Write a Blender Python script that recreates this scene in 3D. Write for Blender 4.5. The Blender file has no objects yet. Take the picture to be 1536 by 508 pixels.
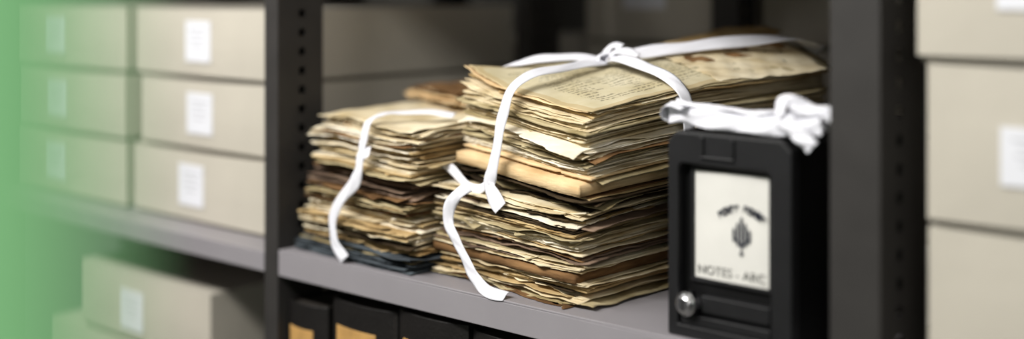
import bpy, bmesh, math, random
import numpy as np
from mathutils import Vector, Matrix

scene = bpy.context.scene
scene.view_settings.view_transform = 'Standard'
scene.view_settings.look = 'None'
scene.view_settings.exposure = 0.0

def lin(c):
    return tuple(((v/255.0)/12.92 if v/255.0 <= 0.04045 else (((v/255.0)+0.055)/1.055)**2.4) for v in c)

# ------------------------------------------------------------------ materials
def mat(name, rgb, rough=0.8, metal=0.0, var=0.0, vscale=8.0, bump=0.0, bscale=60.0, rgb2=None, stretch=(1,1,1), spec=0.5):
    m = bpy.data.materials.new(name); m.use_nodes = True
    nt = m.node_tree; b = nt.nodes['Principled BSDF']
    b.inputs['Roughness'].default_value = rough
    b.inputs['Metallic'].default_value = metal
    b.inputs['Specular IOR Level'].default_value = spec
    c = lin(rgb)
    b.inputs['Base Color'].default_value = (*c, 1)
    if var > 0 or rgb2 or bump > 0:
        tc = nt.nodes.new('ShaderNodeTexCoord')
        mp = nt.nodes.new('ShaderNodeMapping'); mp.inputs['Scale'].default_value = stretch
        nt.links.new(tc.outputs['Object'], mp.inputs['Vector'])
    if var > 0 or rgb2:
        n = nt.nodes.new('ShaderNodeTexNoise'); n.inputs['Scale'].default_value = vscale
        n.inputs['Detail'].default_value = 6
        nt.links.new(mp.outputs['Vector'], n.inputs['Vector'])
        r = nt.nodes.new('ShaderNodeValToRGB')
        r.color_ramp.elements[0].position = 0.33; r.color_ramp.elements[1].position = 0.68
        c2 = lin(rgb2) if rgb2 else tuple(x*(1-var) for x in c)
        r.color_ramp.elements[0].color = (*c2, 1); r.color_ramp.elements[1].color = (*c, 1)
        nt.links.new(n.outputs['Fac'], r.inputs['Fac'])
        nt.links.new(r.outputs['Color'], b.inputs['Base Color'])
    if bump > 0:
        n2 = nt.nodes.new('ShaderNodeTexNoise'); n2.inputs['Scale'].default_value = bscale
        n2.inputs['Detail'].default_value = 4
        nt.links.new(mp.outputs['Vector'], n2.inputs['Vector'])
        bp = nt.nodes.new('ShaderNodeBump'); bp.inputs['Strength'].default_value = bump
        bp.inputs['Distance'].default_value = 0.002
        nt.links.new(n2.outputs['Fac'], bp.inputs['Height'])
        nt.links.new(bp.outputs['Normal'], b.inputs['Normal'])
    return m

M_box   = mat('archive_board', (191,185,173), 0.85, var=0.10, vscale=6, bump=0.15, bscale=300, spec=.2)
M_boxin = mat('archive_board_edge', (128,123,112), 0.9, var=0.1)
M_label = mat('label_paper', (222,223,230), 0.7, var=0.03)
M_labink= mat('label_ink', (174,174,180), 0.8)
M_post  = mat('post_steel', (55,53,52), 0.5, 0.0, var=0.15, vscale=20, spec=.3)
M_shelf = mat('shelf_steel', (150,146,151), 0.45, 0.1, var=0.06, vscale=12, bump=0.05, bscale=400)
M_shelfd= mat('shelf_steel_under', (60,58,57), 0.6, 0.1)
M_black = mat('black_plastic', (25,25,27), 0.5, 0.0, var=0.2, vscale=40, bump=0.25, bscale=500, spec=.35)
M_black2= mat('black_plastic_deep', (9,9,10), 0.6, 0.0, bump=0.2, bscale=400, spec=.2)
M_chrome= mat('chrome', (225,225,228), 0.15, 1.0)
M_card  = mat('card_white', (220,218,213), 0.8, var=0.07, vscale=20)
M_ink   = mat('card_ink', (40,43,54), 0.8)
M_ink2  = mat('card_ink_soft', (112,111,108), 0.8)
M_leath = mat('ledger_leather', (20,17,16), 0.5, 0, var=0.4, vscale=30, bump=0.4, bscale=200)
M_ltan  = mat('ledger_label', (196,152,88), 0.7, 0, var=0.3, vscale=30)
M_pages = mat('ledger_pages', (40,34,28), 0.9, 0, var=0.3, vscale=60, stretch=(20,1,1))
M_green = mat('green_paint', (172,250,176), 0.45, 0, var=0.04, vscale=5)
M_ceil  = mat('ceiling_paint', (215,215,210), 0.9, var=0.03)
M_floor = mat('floor_vinyl', (128,124,118), 0.45, var=0.15, vscale=10, bump=0.05)
M_wall  = mat('wall_paint', (80,78,73), 0.9, var=0.05, bump=0.1)
M_tan   = mat('ribbon_cotton', (230,230,238), 0.9, var=0.03, vscale=40, bump=0.35, bscale=1500, spec=.2)

def paper(name, c1, c2):
    return mat(name, c1, 0.95, 0, rgb2=c2, vscale=14, bump=0.6, bscale=40, stretch=(1,1,6), spec=0.08)
PM = [
 paper('paper_cream', (236,224,196), (190,170,130)),      #0
 paper('paper_pale', (244,237,222), (214,200,168)),       #1
 paper('paper_ochre', (208,184,138), (154,126,84)),       #2
 paper('paper_tan', (230,204,162), (198,166,122)),        #3
 paper('paper_brown', (146,112,76), (92,67,44)),          #4
 paper('paper_olive', (202,188,152), (142,126,90)),       #5
 paper('paper_dark', (82,68,50), (42,34,25)),             #6
 paper('paper_slate', (92,100,106), (54,58,63)),          #7
 paper('paper_mauvebrown', (146,124,106), (98,81,69)),    #8
]
# manuscript page: cream page with rows of faded handwriting (UV in metres)
def manuscript():
    m = bpy.data.materials.new('paper_manuscript'); m.use_nodes = True
    nt = m.node_tree; N = nt.nodes; Lk = nt.links; b = N['Principled BSDF']
    b.inputs['Roughness'].default_value = 0.95; b.inputs['Specular IOR Level'].default_value = 0.08
    uv = N.new('ShaderNodeUVMap'); uv.uv_map = 'sheet'
    sep = N.new('ShaderNodeSeparateXYZ'); Lk.new(uv.outputs['UV'], sep.inputs['Vector'])
    def math_(op, a, bb=None, c=None):
        n = N.new('ShaderNodeMath'); n.operation = op
        for i, x in enumerate((a, bb, c)):
            if x is None: continue
            if isinstance(x, (int, float)): n.inputs[i].default_value = x
            else: Lk.new(x, n.inputs[i])
        return n.outputs[0]
    X, Y = sep.outputs['X'], sep.outputs['Y']
    rows = math_('SINE', math_('MULTIPLY', X, 2*math.pi/0.0095))
    rowm = math_('GREATER_THAN', rows, 0.1)
    mp = N.new('ShaderNodeMapping'); mp.inputs['Scale'].default_value = (200, 220, 1)
    Lk.new(uv.outputs['UV'], mp.inputs['Vector'])
    nz = N.new('ShaderNodeTexNoise'); nz.inputs['Scale'].default_value = 1.0; nz.inputs['Detail'].default_value = 2
    Lk.new(mp.outputs['Vector'], nz.inputs['Vector'])
    ink = math_('MULTIPLY', rowm, math_('GREATER_THAN', nz.outputs['Fac'], 0.48))
    mp2 = N.new('ShaderNodeMapping'); mp2.inputs['Scale'].default_value = (22, 14, 1)
    Lk.new(uv.outputs['UV'], mp2.inputs['Vector'])
    nb = N.new('ShaderNodeTexNoise'); nb.inputs['Scale'].default_value = 1.0
    Lk.new(mp2.outputs['Vector'], nb.inputs['Vector'])
    ink = math_('MULTIPLY', ink, math_('GREATER_THAN', nb.outputs['Fac'], 0.45))
    for (v, lo, hi) in ((X, 0.035, 0.245), (Y, 0.04, 0.40)):
        ink = math_('MULTIPLY', ink, math_('GREATER_THAN', v, lo))
        ink = math_('MULTIPLY', ink, math_('LESS_THAN', v, hi))
    n2 = N.new('ShaderNodeTexNoise'); n2.inputs['Scale'].default_value = 12; n2.inputs['Detail'].default_value = 6
    Lk.new(uv.outputs['UV'], n2.inputs['Vector'])
    r = N.new('ShaderNodeValToRGB')
    r.color_ramp.elements[0].position = .35; r.color_ramp.elements[1].position = .65
    r.color_ramp.elements[0].color = (*lin((188,176,142)), 1); r.color_ramp.elements[1].color = (*lin((214,205,178)), 1)
    Lk.new(n2.outputs['Fac'], r.inputs['Fac'])
    e = math_('MINIMUM', math_('MINIMUM', X, math_('SUBTRACT', 0.272, X)), Y)
    rim = math_('LESS_THAN', math_('ADD', e, math_('MULTIPLY', n2.outputs['Fac'], 0.004)), 0.014)
    mx0 = N.new('ShaderNodeMix'); mx0.data_type = 'RGBA'
    Lk.new(math_('MULTIPLY', rim, 0.5), mx0.inputs[0]); Lk.new(r.outputs['Color'], mx0.inputs[6]); mx0.inputs[7].default_value = (*lin((172,146,98)), 1)
    mx = N.new('ShaderNodeMix'); mx.data_type = 'RGBA'
    Lk.new(math_('MULTIPLY', ink, 0.6), mx.inputs[0]); Lk.new(mx0.outputs[2], mx.inputs[6]); mx.inputs[7].default_value = (*lin((70,64,54)), 1)
    Lk.new(mx.outputs[2], b.inputs['Base Color'])
    return m
PM.append(manuscript())  #9

# ------------------------------------------------------------------ helpers
def new_obj(name, mesh, mats, parent=None):
    o = bpy.data.objects.new(name, mesh)
    scene.collection.objects.link(o)
    for m in mats: o.data.materials.append(m)
    if parent: o.parent = parent
    return o

def empty(name, loc=(0,0,0)):
    e = bpy.data.objects.new(name, None); scene.collection.objects.link(e); e.location = loc
    e.empty_display_size = 0.05
    return e

def bm_box(bm, lo, hi, mi=0, M=None):
    x0,y0,z0 = lo; x1,y1,z1 = hi
    cs = [(x0,y0,z0),(x1,y0,z0),(x1,y1,z0),(x0,y1,z0),(x0,y0,z1),(x1,y0,z1),(x1,y1,z1),(x0,y1,z1)]
    vs = [bm.verts.new(M @ Vector(c) if M else c) for c in cs]
    for f in ((0,3,2,1),(4,5,6,7),(0,1,5,4),(1,2,6,5),(2,3,7,6),(3,0,4,7)):
        fc = bm.faces.new([vs[i] for i in f]); fc.material_index = mi
    return vs

def bm_obj(name, bm, mats, parent=None, bevel=0, seg=2, smooth=False):
    bmesh.ops.recalc_face_normals(bm, faces=bm.faces)
    me = bpy.data.meshes.new(name); bm.to_mesh(me); bm.free()
    o = new_obj(name, me, mats, parent)
    if smooth:
        for p in me.polygons: p.use_smooth = True
    if bevel:
        md = o.modifiers.new('bevel', 'BEVEL'); md.width = bevel; md.segments = seg; md.limit_method = 'ANGLE'
    return o

def prism(bm, prof, z0, z1, mi=0, axis='z', M=None):
    def co(p, q, t):
        c = (p, q, t) if axis == 'z' else (p, t, q)
        return M @ Vector(c) if M else c
    a = [bm.verts.new(co(p, q, z0)) for p, q in prof]
    b = [bm.verts.new(co(p, q, z1)) for p, q in prof]
    n = len(prof)
    fs = [bm.faces.new(a), bm.faces.new(b)]
    for i in range(n):
        fs.append(bm.faces.new((a[i], a[(i+1) % n], b[(i+1) % n], b[i])))
    for f in fs: f.material_index = mi

# ------------------------------------------------------------------ archive boxes
def archive_box(x0, x1, y0, z0, z1, depth=0.30, label=None, rot=0.0, lab_size=(0.075, 0.072)):
    """drop-lid board box; label=(x centre, z centre)"""
    w = x1-x0; h = z1-z0-0.0022
    bm = bmesh.new()
    bm_box(bm, (0.005, 0.005, 0), (w-0.005, depth-0.005, h-0.004), 1)
    n = 8; m = 5
    lo = 0.006
    def P(i, j, y):
        s = i/n; t = j/m
        bow = 0.0028*math.sin(math.pi*s)*math.sin(math.pi*t)*(1 if y == 0 else -1)
        sag = -0.0022*math.sin(math.pi*s)*(t)
        return (s*w, y - bow, lo+(h-lo)*t+sag)
    F = [[bm.verts.new(P(i, j, 0)) for j in range(m+1)] for i in range(n+1)]
    B = [[bm.verts.new(P(i, j, depth)) for j in range(m+1)] for i in range(n+1)]
    for i in range(n):
        for j in range(m):
            bm.faces.new((F[i][j], F[i+1][j], F[i+1][j+1], F[i][j+1]))
            bm.faces.new((B[i][j], B[i][j+1], B[i+1][j+1], B[i+1][j]))
        bm.faces.new((F[i][m], F[i+1][m], B[i+1][m], B[i][m]))
        bm.faces.new((F[i][0], B[i][0], B[i+1][0], F[i+1][0]))
    for j in range(m):
        bm.faces.new((F[0][j], F[0][j+1], B[0][j+1], B[0][j]))
        bm.faces.new((F[n][j], B[n][j], B[n][j+1], F[n][j+1]))
    if label:
        lx, lz = label[0]-x0, label[1]-z0
        a, b = lab_size[0]/2, lab_size[1]/2
        bm_box(bm, (lx-a, -0.0038, lz-b), (lx+a, -0.0022, lz+b), 2)
        for k, (ww, zz) in enumerate(((0.7, 0.55), (0.5, 0.3), (0.6, 0.0), (0.45, -0.3))):
            bm_box(bm, (lx-a*ww, -0.0040, lz+b*zz), (lx+a*ww, -0.0037, lz+b*zz+0.002), 3)
    o = bm_obj('archive_box', bm, [M_box, M_boxin, M_label, M_labink], bevel=0.004, seg=3)
    o.location = (x0, y0, z0)
    o.rotation_euler = (0, 0, rot)
    return o

ZL = 1.091
for r, (dz0, dx, lx) in enumerate(((0.0, 0.004, -1.862), (0.1263, 0.022, -1.845), (0.2526, 0.0, -1.853))):
    z0 = ZL+dz0; z1 = z0+0.1263
    archive_box(-2.056+dx, -1.648+dx*0.2, 1.268+0.004*r, z0, z1, depth=0.60, label=(lx, z0+0.066), rot=math.radians((-0.3, 0.4, -0.2)[r]))
    archive_box(-2.50+dx*0.3, -2.078+dx*0.1, 1.262, z0, z1, depth=0.60, label=(-2.34+dx*0.4, z0+0.066), rot=math.radians((0.4, 0, 0.4)[r]))
archive_box(-2.205, -1.776, 1.245, 0.8565, 0.985, label=(-2.02, 0.914))
archive_box(-2.315, -1.89, 1.24, 0.727, 0.8565, label=(-2.12, 0.79))
archive_box(-0.511, -0.10, 1.22, 1.1005, 1.266, label=(-0.36, 1.18), lab_size=(0.07, 0.057))
archive_box(-0.511, -0.10, 1.218, 1.266, 1.4305, label=(-0.402, 1.342), lab_size=(0.07, 0.057))
archive_box(-0.521, -0.11, 1.216, 1.4305, 1.595, label=(-0.405, 1.512), lab_size=(0.07, 0.057))
# rear run boxes
YR = 2.02
archive_box(-2.22, -1.70, YR, 1.1005, 1.25, depth=0.30)
archive_box(-2.22, -1.70, YR, 1.25, 1.40, depth=0.30)
archive_box(-1.565, -1.245, YR, 1.1005, 1.25, depth=0.30)
archive_box(-1.57, -1.245, YR, 1.25, 1.395, depth=0.30)
archive_box(-1.565, -1.243, YR-.005, 1.395, 1.555, depth=0.30, label=(-1.42, 1.492), lab_size=(0.10, 0.06))
archive_box(-1.155, -0.76, YR, 1.1005, 1.25, depth=0.30)
archive_box(-1.155, -0.76, YR, 1.25, 1.395, depth=0.30)
archive_box(-1.158, -0.76, YR-.005, 1.395, 1.555, depth=0.30)

# ------------------------------------------------------------------ steel shelving
def post(bm, x0, x1, y0, y1, z0, z1, hy):
    t = 0.002
    bm_box(bm, (x0, y0, z0), (x1, y0+t, z1))
    bm_box(bm, (x0, y0+t, z0), (x0+t, y1, z1))
    bm_box(bm, (x0+t, y1-t, z0), (x0+0.016, y1, z1))
    bm_box(bm, (x1-0.016, y1-t, z0), (x1-t, y1, z1))
    a, b = hy-0.007, hy+0.007
    bm_box(bm, (x1-t, y0+t, z0), (x1, a, z1))
    bm_box(bm, (x1-t, b, z0), (x1, y1, z1))
    z = z0
    while z < z1:
        bm_box(bm, (x1-t, a, z), (x1, b, min(z+0.018, z1)))
        z += 0.030
def shelf(bm, x0, x1, y0, y1, z, lip=0.04):
    bm_box(bm, (x0+0.0015, y0, z-0.003), (x1-0.0015, y1, z), 0)
    bm_box(bm, (x0+0.0015, y0, z-lip), (x1-0.0015, y0+0.003, z-0.003), 0)
    bm_box(bm, (x0+0.0015, y0+0.003, z-lip), (x1-0.0015, y0+0.02, z-lip+0.003), 0)
    bm_box(bm, (x0+0.0015, y1-0.003, z-lip), (x1-0.0015, y1, z-0.003), 0)

unit = empty('steel_shelving_unit', (0, 0, 0))
bays = [(-2.53, -1.569), (-1.536, -0.609), (-0.5536, 0.38)]
posts = [(-2.563, -2.53), (-1.569, -1.536), (-0.609, -0.5536), (0.38, 0.42)]
bm = bmesh.new()
for (a, b) in posts:
    d = 0.115 if a == -0.609 else 0.09
    post(bm, a, b, 1.2, 1.2+d, 0, 2.3, 1.2+0.048)
    post(bm, a, b, 1.80, 1.89, 0, 2.3, 1.845)
bm_obj('uprights', bm, [M_post], unit)
bm = bmesh.new()
for i, (a, b) in enumerate(bays):
    zs = [0.12, (0.727, 0.70, 0.70)[i], (1.091, 1.1, 1.1)[i], 1.72, 2.25]
    for z in zs:
        shelf(bm, a, b, 1.2, 1.89, z, 0.03 if i == 0 else 0.04)
bm_obj('shelves', bm, [M_shelf], unit, bevel=0.0008, seg=2)

unit2 = empty('steel_shelving_unit', (0, 0, 0))
bm = bmesh.new()
for (a, b) in ((-2.32, -2.27), (-1.225, -1.17), (0.0, 0.045)):
    post(bm, a, b, 1.95, 2.04 if a != -1.225 else 2.01, 0, 2.3, 1.98)
    post(bm, a, b, 2.32, 2.41, 0, 2.3, 2.365)
bm_obj('uprights', bm, [M_post], unit2)
bm = bmesh.new()
for (a, b) in ((-2.27, -1.225), (-1.17, 0.0)):
    for z in (0.12, 0.7, 1.1, 1.72, 2.25):
        shelf(bm, a, b, 1.95, 2.41, z)
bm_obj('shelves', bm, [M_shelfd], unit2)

# ------------------------------------------------------------------ room
def slab(name, lo, hi, m):
    bm = bmesh.new(); bm_box(bm, lo, hi); return bm_obj(name, bm, [m])
slab('floor', (-4.5, -1.6, -0.05), (2.5, 2.7, 0.0), M_floor)
slab('ceiling', (-4.5, -1.6, 2.75), (2.5, 2.7, 2.8), M_ceil)
slab('wall_back', (-4.5, 2.7, 0.0), (2.5, 2.75, 2.75), M_wall)

# ------------------------------------------------------------------ paper piles
def ragged(rng, n, low, fine, freqs=(1, 2, 3, 5, 9)):
    x = np.linspace(0, 1, n)
    y = np.zeros(n)
    for f in freqs:
        y += low/(f**0.7)*np.sin(2*math.pi*f*x*rng.uniform(.6, 1.3)+rng.uniform(0, 6.28))*rng.uniform(.2, 1)
    nz = rng.normal(0, fine, n); nz = nz*0.6+0.4*np.roll(nz, 1)
    return y + nz

def build_pile(name, layers, frame, ztop, z0, seed, Ns=72, Nv=32):
    rng = np.random.default_rng(seed)
    sg = np.linspace(0, 1, Ns); vg = np.linspace(0, 1, Nv)**1.5
    S, V = np.meshgrid(sg, vg, indexing='ij')
    n = Ns*Nv
    idx = np.arange(n).reshape(Ns, Nv)
    a = idx[:-1, :-1].ravel(); b = idx[1:, :-1].ravel(); c = idx[1:, 1:].ravel(); d = idx[:-1, 1:].ravel()
    top = np.stack([a, b, c, d], 1)+n
    bot = np.stack([a, d, c, b], 1)
    ring = list(idx[:, 0])+list(idx[-1, 1:])+list(idx[-2::-1, -1])+list(idx[0, -2:0:-1])
    ring = np.array(ring); rn = np.roll(ring, -1)
    side = np.stack([ring, rn, rn+n, ring+n], 1)
    tmpl = np.concatenate([top, bot, side])
    verts = []; faces = []; mids = []; uvs = []
    for k, Ld in enumerate(layers):
        h0, h1 = Ld['h0'], Ld['h1']; hm = (h0+h1)/2
        Lx, Ly, rot, W, D = Ld['sheet'] if 'sheet' in Ld else frame(hm)
        j = Ld.get('jit', 1.0)
        W_ = W + rng.normal(0, 0.005)*j; D_ = D + rng.normal(0, 0.006)*j
        da = rng.normal(0, 0.005)*j; db = abs(rng.normal(0, 0.006))*j - 0.003 + Ld.get('db', 0)
        da += Ld.get('da', 0)
        ro = math.radians(rot + rng.normal(0, 1.5)*j)
        A = S*W_ + da; Bv = V*D_ + db
        thick = Ld['thick']
        fine = 0.0004 if thick else 0.0009
        f = ragged(rng, Ns, 0.0032*j, fine)
        droop = np.zeros(Ns)
        for _ in range(rng.integers(0, 5)):
            if rng.random() < 0.55:
                s0 = rng.uniform(0, 1); ww = rng.uniform(.012, .07)
                sg_ = rng.choice([1, 1, -1, -1, -1])
                shp = np.clip(1-np.abs(sg-s0)/ww, 0, 1)**rng.uniform(.6, 1.3)
                am = rng.uniform(.003, .012)*j
                f += sg_*am*shp
                if sg_ > 0 and not thick: droop -= rng.uniform(-.15, .6)*am*shp
        f = np.minimum(f, 0.014)
        g = ragged(rng, Nv, 0.003*j, fine*1.3)
        g2 = ragged(rng, Nv, 0.0035*j, fine)
        Bv = Bv - f[:, None]*(1-V)**5
        A = A + g[None, :]*S**5 - g2[None, :]*(1-S)**5
        ct, st = math.cos(ro), math.sin(ro)
        X = Lx + A*ct + Bv*st; Y = Ly - A*st + Bv*ct
        if 'sheet' in Ld:
            FX, FY, fr, fW, fD = frame(1.0); c2, s2 = math.cos(math.radians(fr)), math.sin(math.radians(fr))
            s_ = ((X-FX)*c2-(Y-FY)*s2)/fW; v_ = ((X-FX)*s2+(Y-FY)*c2)/fD
            zt = ztop(np.clip(s_, 0, 1.1), np.clip(v_, 0, 1.15)) + Ld['lift']
            zl = zt + Ld['crumple']*(1+np.sin(S*9+k*2+V*5)*np.sin(V*11-S*4+k)); zh = zl+0.0006
        else:
            zt = ztop(S, V)
            zl = z0 + h0*(zt-z0); zh = z0+h1*(zt-z0)
        lf = (1, 2, 3, 4)
        cur = (rng.normal(0, 0.0014) + ragged(rng, Ns, 0.0011 if thick else 0.0022, 0.00008, lf))*j + droop
        curr = (rng.normal(0, 0.0014) + ragged(rng, Nv, 0.0011 if thick else 0.0020, 0.00008, lf))*j
        if rng.random() < Ld.get('flap', 0.30) and not thick:
            s0 = rng.uniform(0.0, 1.0)
            cur = cur + rng.choice([-1, -1, 1])*rng.uniform(.003, .008)*np.exp(-((sg-s0)/rng.uniform(.04, .16))**2)
        dz = cur[:, None]*np.exp(-V*D_/0.020) + curr[None, :]*np.exp(-(1-S)*W_/0.020)
        if 'cornercurl' in Ld:
            dz = dz + Ld['cornercurl']*np.exp(-(S/0.16)**1.5)*np.exp(-V*D_/0.07)
        if h1 > 0.93:
            dz = dz + 0.0012*np.sin(S*23+V*9+k)*np.sin(V*31-S*7+k*1.7)
        edge = np.minimum(np.minimum(S*W_, (1-S)*W_), V*D_)
        pin = 1-0.3*np.exp(-edge/0.006) if thick else 1.0
        zc = (zl+zh)/2+dz; ht = (zh-zl)/2*pin
        floorz = z0+0.0004
        zlo = np.maximum(zc-ht, floorz); zhi = np.maximum(zc+ht, zlo+0.0003)
        vb = np.stack([X, Y, zlo], -1).reshape(-1, 3); vt = np.stack([X, Y, zhi], -1).reshape(-1, 3)
        off = len(verts)*2*n
        verts.append(np.concatenate([vb, vt]))
        faces.append(tmpl+off); mids.append(np.full(len(tmpl), Ld['mi']))
        u1 = np.stack([S*W_, V*D_], -1).reshape(-1, 2)
        uvs.append(np.concatenate([u1, u1]))
    Vv = np.concatenate(verts); Ff = np.concatenate(faces); Mi = np.concatenate(mids); UV = np.concatenate(uvs)
    me = bpy.data.meshes.new(name)
    me.vertices.add(len(Vv)); me.vertices.foreach_set('co', Vv.ravel())
    me.loops.add(Ff.size); me.loops.foreach_set('vertex_index', Ff.ravel().astype(np.int32))
    me.polygons.add(len(Ff)); me.polygons.foreach_set('loop_start', np.arange(0, Ff.size, 4, dtype=np.int32))
    me.polygons.foreach_set('material_index', Mi.astype(np.int32))
    me.update(calc_edges=True)
    ul = me.uv_layers.new(name='sheet'); ul.data.foreach_set('uv', UV[Ff.ravel()].ravel())
    me.validate()
    return new_obj(name, me, PM)

def make_layers(seed, H, pick, special=()):
    rng = random.Random(seed)
    out = []; z = 0.0
    special = sorted(special, key=lambda s: s['z'])
    si = 0
    run = 0; mi = 0; rj = 1
    while z < H-0.0008:
        if si < len(special) and z >= special[si]['z']:
            sp = special[si]; si += 1
            th = sp['th']; d = dict(sp)
            d.update(h0=z/H, h1=min(1, (z+th)/H), thick=sp.get('thick', True)); out.append(d)
            z += th+0.0008; continue
        if run <= 0:
            run = rng.choice((1, 1, 2, 3, 4, 6)); mi = pick(z/H, rng); rj = rng.choice((.5, .8, 1.0, 1.3, 1.8))
            gda = rng.gauss(0, .004); gdb = rng.gauss(0.001, .005)
        run -= 1
        r = rng.random()
        if r < 0.66: th = rng.uniform(.0004, .0009); thick = False
        elif r < 0.93: th = rng.uniform(.001, .0020); thick = False
        else: th = rng.uniform(.0026, .0040); thick = True
        gap = rng.choice((0.0001, 0.0003, 0.0005, 0.0008)) if run else rng.choice((0.0005, 0.0009, 0.0015, 0.0028))
        h1 = min(1.0, (z+th)/H)
        m_ = mi if rng.random() < .7 else pick(z/H, rng)
        d = dict(h0=z/H, h1=h1, thick=thick, mi=m_, jit=rj*rng.uniform(.6, 1.1))
        d['db'] = 0.004*math.sin(z*140+seed) + gdb
        d['da'] = 0.004*math.sin(z*190+2*seed) + gda
        out.append(d); z += th+gap
    return out

def wchoice(rng, items):
    t = sum(w for _, w in items); r = rng.random()*t
    for i, w in items:
        r -= w
        if r <= 0: return i
    return items[0][0]

cu, su = math.cos(math.radians(12)), math.sin(math.radians(12))
def UP(a, v, z): return (-1.222+a*cu+v*su, 1.290-a*su+v*cu, z)
Z0 = 1.1006
def frame_big(h):
    k = min(1, max(0, (h-0.46)/0.06))
    lo = (-1.243, 1.250, 4.5, 0.276, 0.42); up = (-1.222, 1.290, 12.0, 0.273, 0.455)
    return tuple(a*(1-k)+b*k for a, b in zip(lo, up))
def ztop_big(S, V):
    return 1.357 + 0.018*np.clip(1-S, 0, 1)**1.3 + V*(0.02+0.05*np.sin(math.pi*(0.1+0.8*S))) - 0.006*S*np.exp(-V/0.1) + 0.002*np.sin(5*S+7*V)
def pick_big(h, rng):
    if h < 0.1: return wchoice(rng, [(0, 4), (2, 3), (5, 3), (6, 2), (4, 2)])
    if h < 0.48: return wchoice(rng, [(0, 6), (1, 5), (2, 4), (5, 4), (6, 2), (4, 3), (8, 2)])
    if h < 0.56: return wchoice(rng, [(6, 4), (4, 2), (7, 1), (5, 2), (2, 1)])
    return wchoice(rng, [(0, 8), (1, 6), (2, 4), (5, 3), (4, 2), (6, 1.5), (3, 3), (8, 1)])
H = 0.2565
sp = [dict(z=0.030, th=0.014, mi=4, jit=0.4, db=0.0), dict(z=0.088, th=0.004, mi=2, jit=.5),
      dict(z=0.113, th=0.002, mi=0, jit=1.2, db=-0.008, da=-0.02, thick=False),
      dict(z=0.119, th=0.0009, mi=1, jit=1.8, db=-0.012, thick=False),
      dict(z=0.142, th=0.020, mi=3, jit=0.25, db=-0.012, da=-0.004),
      dict(z=0.164, th=0.004, mi=3, jit=0.6, db=-0.004),
      dict(z=0.205, th=0.0008, mi=1, jit=1.9, db=-0.006, thick=False),
      dict(z=0.215, th=0.0008, mi=1, jit=1.7, db=-0.004, thick=False)]
ly = make_layers(11, H, pick_big, sp)
for d in ly:
    if d['h0'] > 0.93: d['cornercurl'] = 0.022*(d['h0']-0.90)/0.1
    if d['h0'] > 0.96: d['mi'] = random.Random(int(d['h0']*1e5)).choice((0, 2, 5, 0))
ly[-1].update(mi=9, jit=0.2, db=0.004, da=0.006, thick=False); ly[-2].update(mi=3, jit=0.3, db=-0.002, da=0)
def sheet(a, v, rot, W, D, mi, lift, crumple):
    p = UP(a, v, 0)
    return dict(h0=.99, h1=.9999, sheet=(p[0], p[1], rot, W, D), mi=mi, jit=.7, thick=False, lift=lift, crumple=crumple, flap=.5)
ly += [sheet(.02, .27, 17, .20, .19, 4, .001, .0014), sheet(.03, .30, 8, .15, .17, 2, .003, .002),
       sheet(.13, .24, 15, .15, .22, 0, .0014, .0008)]
build_pile('tied_document_bundle', ly, frame_big, ztop_big, Z0, 5)

def frame_small(h):
    return (-1.518+0.034*h, 1.226+0.020*h, 1.5+5.5*h, 0.258-0.022*h+0.006*math.sin(h*9), 0.36)
def ztop_small(S, V):
    return 1.303 + 0.006*(1-S) + 0.012*V + 0.003*np.sin(6*S+4*V)
def pick_small(h, rng):
    if h < 0.07: return 7
    if h < 0.12: return wchoice(rng, [(7, 2), (5, 2), (6, 2)])
    if 0.48 < h < 0.66: return wchoice(rng, [(8, 5), (4, 2), (6, 1), (2, 1)])
    return wchoice(rng, [(0, 6), (1, 4), (2, 4), (5, 3), (6, 1), (4, 2)])
ly = make_layers(23, 0.2035, pick_small, [dict(z=0.120, th=.006, mi=8, jit=.5), dict(z=0.168, th=.005, mi=2, jit=.6)])
for d in ly:
    d['jit'] = min(d.get('jit', 1), 1.2)
ly[-1].update(mi=0)
build_pile('tied_document_bundle', ly, frame_small, ztop_small, Z0, 9)

ly = make_layers(31, 0.020, lambda h, r: wchoice(r, [(3, 3), (4, 2), (0, 1)]))
build_pile('manila_folder', ly, lambda h: (-1.50, 1.44, 14, 0.17, 0.16), lambda S, V: 1.3365+0.008*(1-S)+0*V, 1.3185, 3, 24, 16)

# ------------------------------------------------------------------ ribbons
def catmull(P, n=10):
    P = [Vector(p) for p in P]; out = []
    Q = [P[0]*2-P[1]]+P+[P[-1]*2-P[-2]]
    for i in range(1, len(Q)-2):
        for k in range(n):
            t = k/n
            a, b, c, d = Q[i-1], Q[i], Q[i+1], Q[i+2]
            out.append(0.5*((2*b)+(c-a)*t+(2*a-5*b+4*c-d)*t*t+(3*b-a-3*c+d)*t**3))
    out.append(P[-1]); return out

def ribbon(name, pts, nrm, parent, w=0.017, wrinkle=0.0006, seed=1):
    rng = random.Random(seed)
    C = catmull(pts, 12); Nn = catmull(nrm, 12)
    bm = bmesh.new(); rows = []
    K = 6
    ph = rng.uniform(0, 6)
    for i, p in enumerate(C):
        T = (C[min(i+1, len(C)-1)]-C[max(i-1, 0)]).normalized()
        N = Nn[i]; N = (N - T*N.dot(T)).normalized()
        B = T.cross(N)
        row = []
        ww = w*(1+0.07*math.sin(i*0.23+ph))
        for k in range(K+1):
            s = k/K-0.5
            off = wrinkle*math.sin(s*7+i*0.35+ph)+0.0012*(0.25-s*s)*4
            row.append(bm.verts.new(p+B*(s*ww)+N*off))
        rows.append(row)
    for i in range(len(rows)-1):
        for k in range(K):
            bm.faces.new((rows[i][k], rows[i][k+1], rows[i+1][k+1], rows[i+1][k]))
    o = bm_obj(name, bm, [M_tan], parent, smooth=True)
    md = o.modifiers.new('solid', 'SOLIDIFY'); md.thickness = 0.0007
    return o

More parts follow.
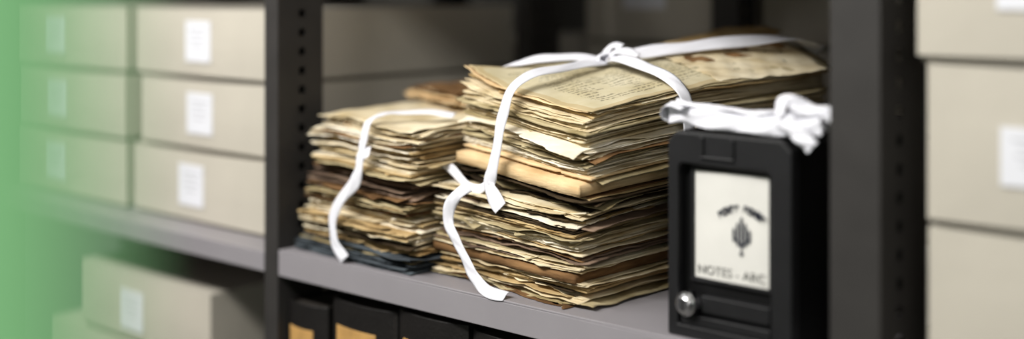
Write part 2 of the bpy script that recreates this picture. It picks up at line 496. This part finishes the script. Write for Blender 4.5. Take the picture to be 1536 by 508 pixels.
out = Vector((-su, -cu, 0)); upv = Vector((0, 0, 1)); rt = Vector((cu, -su, 0))
R = empty('cotton_tape_tie', (0, 0, 0))
uo = upv+out*.55
ribbon('front_band', [UP(.11, .165, 1.398), UP(.116, .12, 1.396), UP(.128, .06, 1.392), UP(.134, .01, 1.386), UP(.132, -.018, 1.366),
        UP(.125, -.026, 1.333), UP(.117, -.029, 1.295), UP(.110, -.031, 1.262), UP(.102, -.031, 1.241), UP(.111, -.032, 1.226), UP(.132, -.034, 1.211)],
       [uo+rt*.3, uo+rt*.5, uo+rt*.5, upv+out*.6+rt*.3, out+upv*.5, out, out, out, out-upv*.2+rt*.3, out+upv*.6, out+upv*.6], R, 0.0205)
ribbon('cross_band', [UP(-.070, -.030, 1.252), UP(-.035, -.026, 1.254), UP(.000, -.026, 1.249), UP(.028, -.028, 1.237), UP(.055, -.030, 1.229), UP(.080, -.030, 1.230), UP(.104, -.031, 1.243)],
       [out+upv, out+upv*.8, out+upv*.6, out+upv*.5, out+upv*.3, out, out], R, 0.0125, seed=4)
ribbon('second_band', [UP(.10, .17, 1.398), UP(.07, .145, 1.404), UP(.045, .11, 1.402), UP(.02, .085, 1.396), UP(-.004, .07, 1.386), UP(-.012, .068, 1.36)],
       [uo+rt*.3, uo+rt*.3, uo+rt*.3, uo, uo-rt, -rt], R, 0.020, seed=3)
ribbon('side_band', [UP(.115, .172, 1.400), UP(.15, .160, 1.406), UP(.20, .150, 1.400), UP(.245, .150, 1.390), UP(.278, .152, 1.374), UP(.290, .155, 1.352), UP(.292, .158, 1.31), UP(.292, .158, 1.26)],
       [uo, uo, uo, uo, upv+rt*.6+out*.3, rt+out*.2, rt, rt], R, 0.0185, seed=5)
ro_ = upv+out*.6+rt*.6
ribbon('rear_band', [UP(.112, .18, 1.404), UP(.14, .22, 1.412), UP(.165, .26, 1.417), UP(.19, .31, 1.423), UP(.215, .37, 1.428), UP(.24, .43, 1.428), UP(.255, .468, 1.41)],
       [uo, ro_, ro_, ro_, ro_, upv, -out], R, 0.024, seed=6)
k0 = Vector(UP(.11, .17, 1.401))
def loopribbon(name, c, d1, d2, r1, r2, w, seed, a0=0, a1=6.28):
    pts = []; ns = []
    d1 = Vector(d1).normalized(); d2 = Vector(d2).normalized()
    for i in range(9):
        a = a0+(a1-a0)*i/8
        q = d1*math.cos(a)*r1+d2*math.sin(a)*r2
        pts.append(c+q); ns.append(q.normalized())
    ribbon(name, pts, ns, R, w, seed=seed)
loopribbon('knot_wrap', k0+Vector((0, 0, .001)), (0, 0, 1), (.6, .8, 0), .007, .012, .016, 7)
loopribbon('knot_core', k0+Vector((0.004, 0, .002)), (0, 0, 1), (1, -.2, 0), .0075, .014, .014, 8)
ribbon('tail_a', [k0, k0+Vector((.014, .002, .012)), k0+Vector((.032, .004, .013)), k0+Vector((.052, .004, .004))],
       [uo, uo, uo, upv+out], R, 0.018, seed=9)
ribbon('tail_b', [k0, k0+Vector((-.002, .004, .012)), k0+Vector((.008, .010, .021)), k0+Vector((.022, .010, .019))],
       [out, out+upv, uo, uo], R, 0.016, seed=10)
o4 = Vector((-.08, -1, 0))
ribbon('lower_band', [(-1.150, 1.222, 1.236), (-1.163, 1.213, 1.225), (-1.177, 1.212, 1.207), (-1.180, 1.212, 1.187), (-1.170, 1.211, 1.170), (-1.156, 1.210, 1.154), (-1.140, 1.209, 1.133), (-1.124, 1.208, 1.116), (-1.100, 1.205, 1.1045), (-1.069, 1.2055, 1.1035)],
       [o4, o4, o4+rt*.6, o4+rt*.4, o4, o4, o4, o4+upv*.3, o4+upv, upv+o4*.6], R, 0.0165, seed=12)
R = empty('cotton_tape_tie', (0, 0, 0))
o8 = Vector((-.10, -.99, 0))
ribbon('top_band', [(-1.262, 1.31, 1.318), (-1.300, 1.295, 1.321), (-1.335, 1.268, 1.320), (-1.347, 1.240, 1.318), (-1.347, 1.216, 1.308), (-1.350, 1.209, 1.282), (-1.349, 1.206, 1.262)],
       [upv+o8*.3+rt*.2, upv+o8*.3+rt*.2, upv+o8*.4, upv+o8*.4, o8+upv*.5, o8, o8], R, 0.0160, seed=14)
ribbon('front_band', [(-1.332, 1.207, 1.268), (-1.348, 1.205, 1.262), (-1.353, 1.203, 1.240), (-1.360, 1.203, 1.222), (-1.384, 1.203, 1.200), (-1.403, 1.203, 1.178), (-1.410, 1.203, 1.155), (-1.405, 1.203, 1.128), (-1.383, 1.203, 1.106)],
       [o8+upv*.8, o8+upv*.3, o8, o8+rt*.3, o8, o8, o8, o8, o8+upv*.3], R, 0.0185, seed=15)

# ------------------------------------------------------------------ black document case with card
bx = empty('black_document_case', (-0.821, 1.215, 1.1005))
W, Dp, Hh = 0.161, 0.33, 0.238
bm = bmesh.new()
ch = 0.012
prof = [(0, 0), (W, 0), (W, Hh-ch), (W-ch, Hh), (ch, Hh), (0, Hh-ch)]
prism(bm, prof, 0.012, Dp, 0, axis='y')
bm_obj('body', bm, [M_black2], bx, bevel=0.003, seg=3)
bm = bmesh.new()
def ring(bm, outer, inner, y0, y1, mi=0):
    n = len(outer)
    vs = {}
    for tag, pr in (('o', outer), ('i', inner)):
        for yy in (y0, y1):
            vs[tag, yy] = [bm.verts.new((p, yy, q)) for p, q in pr]
    for i in range(n):
        j = (i+1) % n
        bm.faces.new((vs['o', y0][i], vs['o', y0][j], vs['i', y0][j], vs['i', y0][i]))
        bm.faces.new((vs['o', y1][i], vs['i', y1][i], vs['i', y1][j], vs['o', y1][j]))
        bm.faces.new((vs['o', y0][i], vs['o', y1][i], vs['o', y1][j], vs['o', y0][j]))
        bm.faces.new((vs['i', y0][i], vs['i', y0][j], vs['i', y1][j], vs['i', y1][i]))
ring(bm, prof, [(0.014, 0.014), (W-0.026, 0.014), (W-0.026, Hh-0.042), (W-0.030, Hh-0.038), (0.018, Hh-0.038), (0.014, Hh-0.042)], -0.004, 0.014)
bm_obj('front_frame', bm, [M_black], bx, bevel=0.003, seg=3)
bm = bmesh.new()
bm_box(bm, (0.045, -0.007, Hh-0.026), (0.050, 0.002, Hh-0.004))
bm_box(bm, (0.085, -0.007, Hh-0.026), (0.090, 0.002, Hh-0.004))
bm_box(bm, (0.045, -0.007, Hh-0.030), (0.090, 0.002, Hh-0.026))
bm_box(bm, (0.016, -0.001, 0.014), (W-0.028, 0.014, 0.026))
bm_box(bm, (0.042, 0.002, 0.030), (W-0.030, 0.013, 0.050))
bm_obj('grip_and_ledge', bm, [M_black], bx, bevel=0.0015, seg=2)
bm = bmesh.new()
ring(bm, [(0.024, 0.064), (0.131, 0.064), (0.131, 0.198), (0.024, 0.198)], [(0.029, 0.069), (0.127, 0.069), (0.127, 0.193), (0.029, 0.193)], 0.007, 0.0125)
bm_obj('card_holder', bm, [M_black], bx, bevel=0.0008)
bm = bmesh.new()
nx = 14
for i in range(nx):
    x0 = 0.0285+0.099*i/nx; x1 = 0.0285+0.099*(i+1)/nx
    f = lambda x: 0.0095-0.0018*math.sin((x-0.0285)/0.099*math.pi)
    v = [bm.verts.new((x0, f(x0), .0685)), bm.verts.new((x1, f(x1), .0685)), bm.verts.new((x1, f(x1), .1935)), bm.verts.new((x0, f(x0), .1935))]
    bm.faces.new(v)
bmesh.ops.remove_doubles(bm, verts=bm.verts, dist=1e-5)
bm_obj('card', bm, [M_card], bx, smooth=True)
# emblem: slatted diamond crest over a pointed base
bm = bmesh.new()
cx, cz = 0.092, 0.112
for i in range(-2, 3):
    x = cx+i*0.0050; k = 1-abs(i)*0.30
    top = cz+.012+.022*k; bot = cz+.010-.013*k
    prism(bm, [(x-.0017, bot+.002), (x, bot-.002), (x+.0017, bot+.002), (x+.0017, top-.003), (x, top), (x-.0017, top-.003)], 0.0071, 0.0074, axis='y')
prism(bm, [(cx-.011, cz+.008), (cx, cz-.002), (cx+.011, cz+.008), (cx+.011, cz+.011), (cx, cz+.002), (cx-.011, cz+.011)], 0.0070, 0.0073, axis='y')
prism(bm, [(cx-.0030, cz-.008), (cx, cz-.012), (cx+.0030, cz-.008), (cx, cz-.004)], 0.0071, 0.0074, axis='y')
bm_obj('emblem', bm, [M_ink], bx)
def txt(name, s, x, z, size, m, ang=0, y=0.0070, bold=0.0, sp=1.0):
    cu_ = bpy.data.curves.new(name, 'FONT'); cu_.body = s; cu_.size = size; cu_.extrude = 0.0001; cu_.offset = bold
    cu_.align_x = 'CENTER'; cu_.align_y = 'CENTER'; cu_.space_character = sp
    o = bpy.data.objects.new(name, cu_); scene.collection.objects.link(o); o.data.materials.append(m)
    o.parent = bx
    o.matrix_local = Matrix.Translation((x, y, z)) @ Matrix.Rotation(math.radians(ang), 4, 'Y') @ Matrix.Rotation(math.pi/2, 4, 'X')
word = "BOMBS BONES"
for i, c in enumerate(word):
    if c == ' ': continue
    a = -42+84*i/(len(word)-1)
    rr = 0.040
    txt('arc_letter', c, cx+rr*math.sin(math.radians(a)), 0.1175+rr*math.cos(math.radians(a))*.92, 0.0098, M_ink, ang=a*0.7, y=0.0072, bold=0.0011)
txt('caption', 'NOTES - ARC', 0.078, 0.0790, 0.0145, M_ink2, y=0.0072, sp=1.02)
bm = bmesh.new()
Mr = Matrix.Translation((0.028, -0.004, 0.040)) @ Matrix.Rotation(math.pi/2, 4, 'X')
bmesh.ops.create_cone(bm, cap_ends=True, segments=40, radius1=0.0145, radius2=0.0135, depth=0.014, matrix=Mr)
bmesh.ops.create_cone(bm, cap_ends=True, segments=40, radius1=0.011, radius2=0.0090, depth=0.006, matrix=Matrix.Translation((0, -0.009, 0)) @ Mr)
bm_obj('lock', bm, [M_chrome], bx, bevel=0.0015, seg=3)
bm = bmesh.new(); bm_box(bm, (0.0272, -0.0168, 0.034), (0.0288, -0.0155, 0.046))
bm_obj('keyhole', bm, [M_black2], bx)

# folded hank of tape on the case
R = empty('folded_cotton_tape', (0, 0, 0))
zt = 1.1005+Hh
for k in range(4):
    y = 1.222+0.006*k; rr = random.Random(k)
    j = lambda: rr.uniform(-.002, .002)
    pts = [(-.828+j(), y, zt+.018+.002*k), (-.80, y+j(), zt+.019+j()), (-.76, y+j(), zt+.015+j()), (-.72, y+j(), zt+.013+j()), (-.69, y+j(), zt+.014+j()), (-.66, y, zt+.017), (-.630, y, zt+.019+.002*k)]
    n_ = [Vector((-.5, -1, .1)), Vector((0, -1, .25)), Vector((0, -1, .15)), Vector((.1, -1, .5)), Vector((0, -1, .3)), Vector((0, -1, .2)), Vector((.3, -1, .2))]
    ribbon('fold', pts, n_, R, 0.023, wrinkle=0.0018, seed=30+k)
ribbon('fold_top', [(-.828, 1.230, zt+.026), (-.79, 1.234, zt+.029), (-.74, 1.234, zt+.025), (-.70, 1.234, zt+.026), (-.66, 1.234, zt+.029), (-.626, 1.234, zt+.030)],
       [upv]*6, R, 0.026, 0.0020, 40)
ribbon('fold_end', [(-.80, 1.220, zt+.026), (-.826, 1.222, zt+.028), (-.835, 1.230, zt+.020), (-.828, 1.24, zt+.010), (-.80, 1.245, zt+.008)],
       [upv, upv+Vector((-1, 0, 0)), Vector((-1, 0, 0)), Vector((-1, 0, -1)), -upv], R, 0.024, 0.001, 41)
c = Vector((-.672, 1.234, zt+.017))
loopribbon('wrap_a', c, (.3, 0, 1), (0, 1, 0), .0150, .019, .017, 50)
ribbon('bow', [c+Vector((-.010, -.016, .008)), c+Vector((-.006, -.014, .020)), c+Vector((.002, -.010, .026)), c+Vector((.018, -.006, .018)), c+Vector((.040, -.006, .016)), c+Vector((.054, -.006, .012))],
       [Vector((-.6, -1, .6)), Vector((-.4, -1, .6)), Vector((0, -1, .8)), Vector((.3, -.7, 1)), Vector((.1, -.7, 1)), Vector((.1, -.7, 1))], R, .020, .0018, 52)
ribbon('tail', [c+Vector((.004, -.020, .004)), c+Vector((.016, -.024, -.004)), c+Vector((.028, -.025, -.013)), c+Vector((.038, -.024, -.022))],
       [Vector((0, -1, .3))]*4, R, 0.017, 0.0016, 53)

# ------------------------------------------------------------------ ledgers on the lower shelf
def ledger(x0, x1, y0, z0, h, depth=0.24):
    w = x1-x0; t = 0.004
    bm = bmesh.new()
    bm_box(bm, (0, 0.012, 0), (t, depth, h), 0)
    bm_box(bm, (w-t, 0.012, 0), (w, depth, h), 0)
    bm_box(bm, (t, 0.010, 0.004), (w-t, depth-0.006, h-0.006), 2)
    def arc(off, s0=0.0, s1=1.0, n=12):
        r = []
        for i in range(n+1):
            s = s0+(s1-s0)*i/n
            r.append((s*w, 0.012-0.012*math.sin(math.pi*s)**0.7-off))
        return r
    def curved(off, zz0, zz1, s0, s1, mi, th=0.003):
        a = arc(off, s0, s1); b = [(p, q+th) for p, q in arc(off, s0, s1)][::-1]
        prism(bm, a+b, zz0, zz1, mi)
    curved(0, 0, h, 0, 1, 0)
    for zb in (.16, .36, .56):
        curved(.003, h*zb, h*zb+.006, .02, .98, 0)
    curved(.001, h-.120, h-.038, .10, .74, 1)
    o = bm_obj('ledger_book', bm, [M_leath, M_ltan, M_pages], bevel=0.001, seg=2)
    o.location = (x0, y0, z0)
xs = [(-1.533, -1.440, .322), (-1.433, -1.292, .340), (-1.285, -1.150, .348), (-1.145, -1.02, .344), (-1.015, -.90, .346), (-.895, -.78, .34), (-.775, -.66, .335)]
for i, (a, b, hh) in enumerate(xs):
    ledger(a, b, 1.208+0.004*(i % 2), 0.7006, hh)

# ------------------------------------------------------------------ green painted end panel (near, out of focus)
bm = bmesh.new()
bm_box(bm, (-0.80, 0.090, 0.0), (-0.224, 0.132, 1.66))
bm_box(bm, (-0.79, 0.085, 0.05), (-0.25, 0.091, 0.08))
bm_box(bm, (-0.60, 0.081, 1.30), (-0.48, 0.091, 1.38))
bm_obj('green_shelving_end_panel', bm, [M_green], bevel=0.006, seg=3)

# ------------------------------------------------------------------ lights
def area(name, loc, sx, sy, power, target, col=(1, 1, 1)):
    l = bpy.data.lights.new(name, 'AREA'); l.shape = 'RECTANGLE'; l.size = sx; l.size_y = sy; l.energy = power; l.color = col
    o = bpy.data.objects.new(name, l); scene.collection.objects.link(o); o.location = loc
    d = Vector(target)-Vector(loc); o.rotation_euler = d.to_track_quat('-Z', 'Y').to_euler()
wc = (1.0, .98, .935)
area('ceiling_light_key', (-1.2, -0.25, 2.6), 1.1, 0.25, 52, (-1.15, 1.3, 1.1), wc)
area('ceiling_light_right', (0.9, 0.1, 2.6), 1.0, 0.25, 7, (-0.1, 0.6, 1.1), wc)
area('ceiling_light_left', (-2.6, -0.1, 2.6), 1.2, 0.25, 23, (-2.1, 1.2, 1.1), wc)
area('green_panel_fill', (0.9, -0.9, 1.9), 0.5, 0.5, 8, (-0.25, 0.1, 1.5), wc)  # fill light added to brighten the green end panel, not a room fitting
w = bpy.data.worlds.new('world'); scene.world = w; w.use_nodes = True
w.node_tree.nodes['Background'].inputs['Color'].default_value = (1.0, 0.98, 0.95, 1)
w.node_tree.nodes['Background'].inputs['Strength'].default_value = 0.09

# ------------------------------------------------------------------ camera
cam = bpy.data.cameras.new('camera'); co = bpy.data.objects.new('camera', cam); scene.collection.objects.link(co)
co.location = (0, 0, 1.506); co.rotation_euler = (math.pi/2, 0, math.radians(41.3))
cam.sensor_fit = 'HORIZONTAL'; cam.sensor_width = 36; cam.lens = 43.57; cam.shift_y = -0.1784; cam.clip_start = 0.01
cam.dof.use_dof = True; cam.dof.focus_distance = 1.61; cam.dof.aperture_fstop = 0.92
scene.camera = co
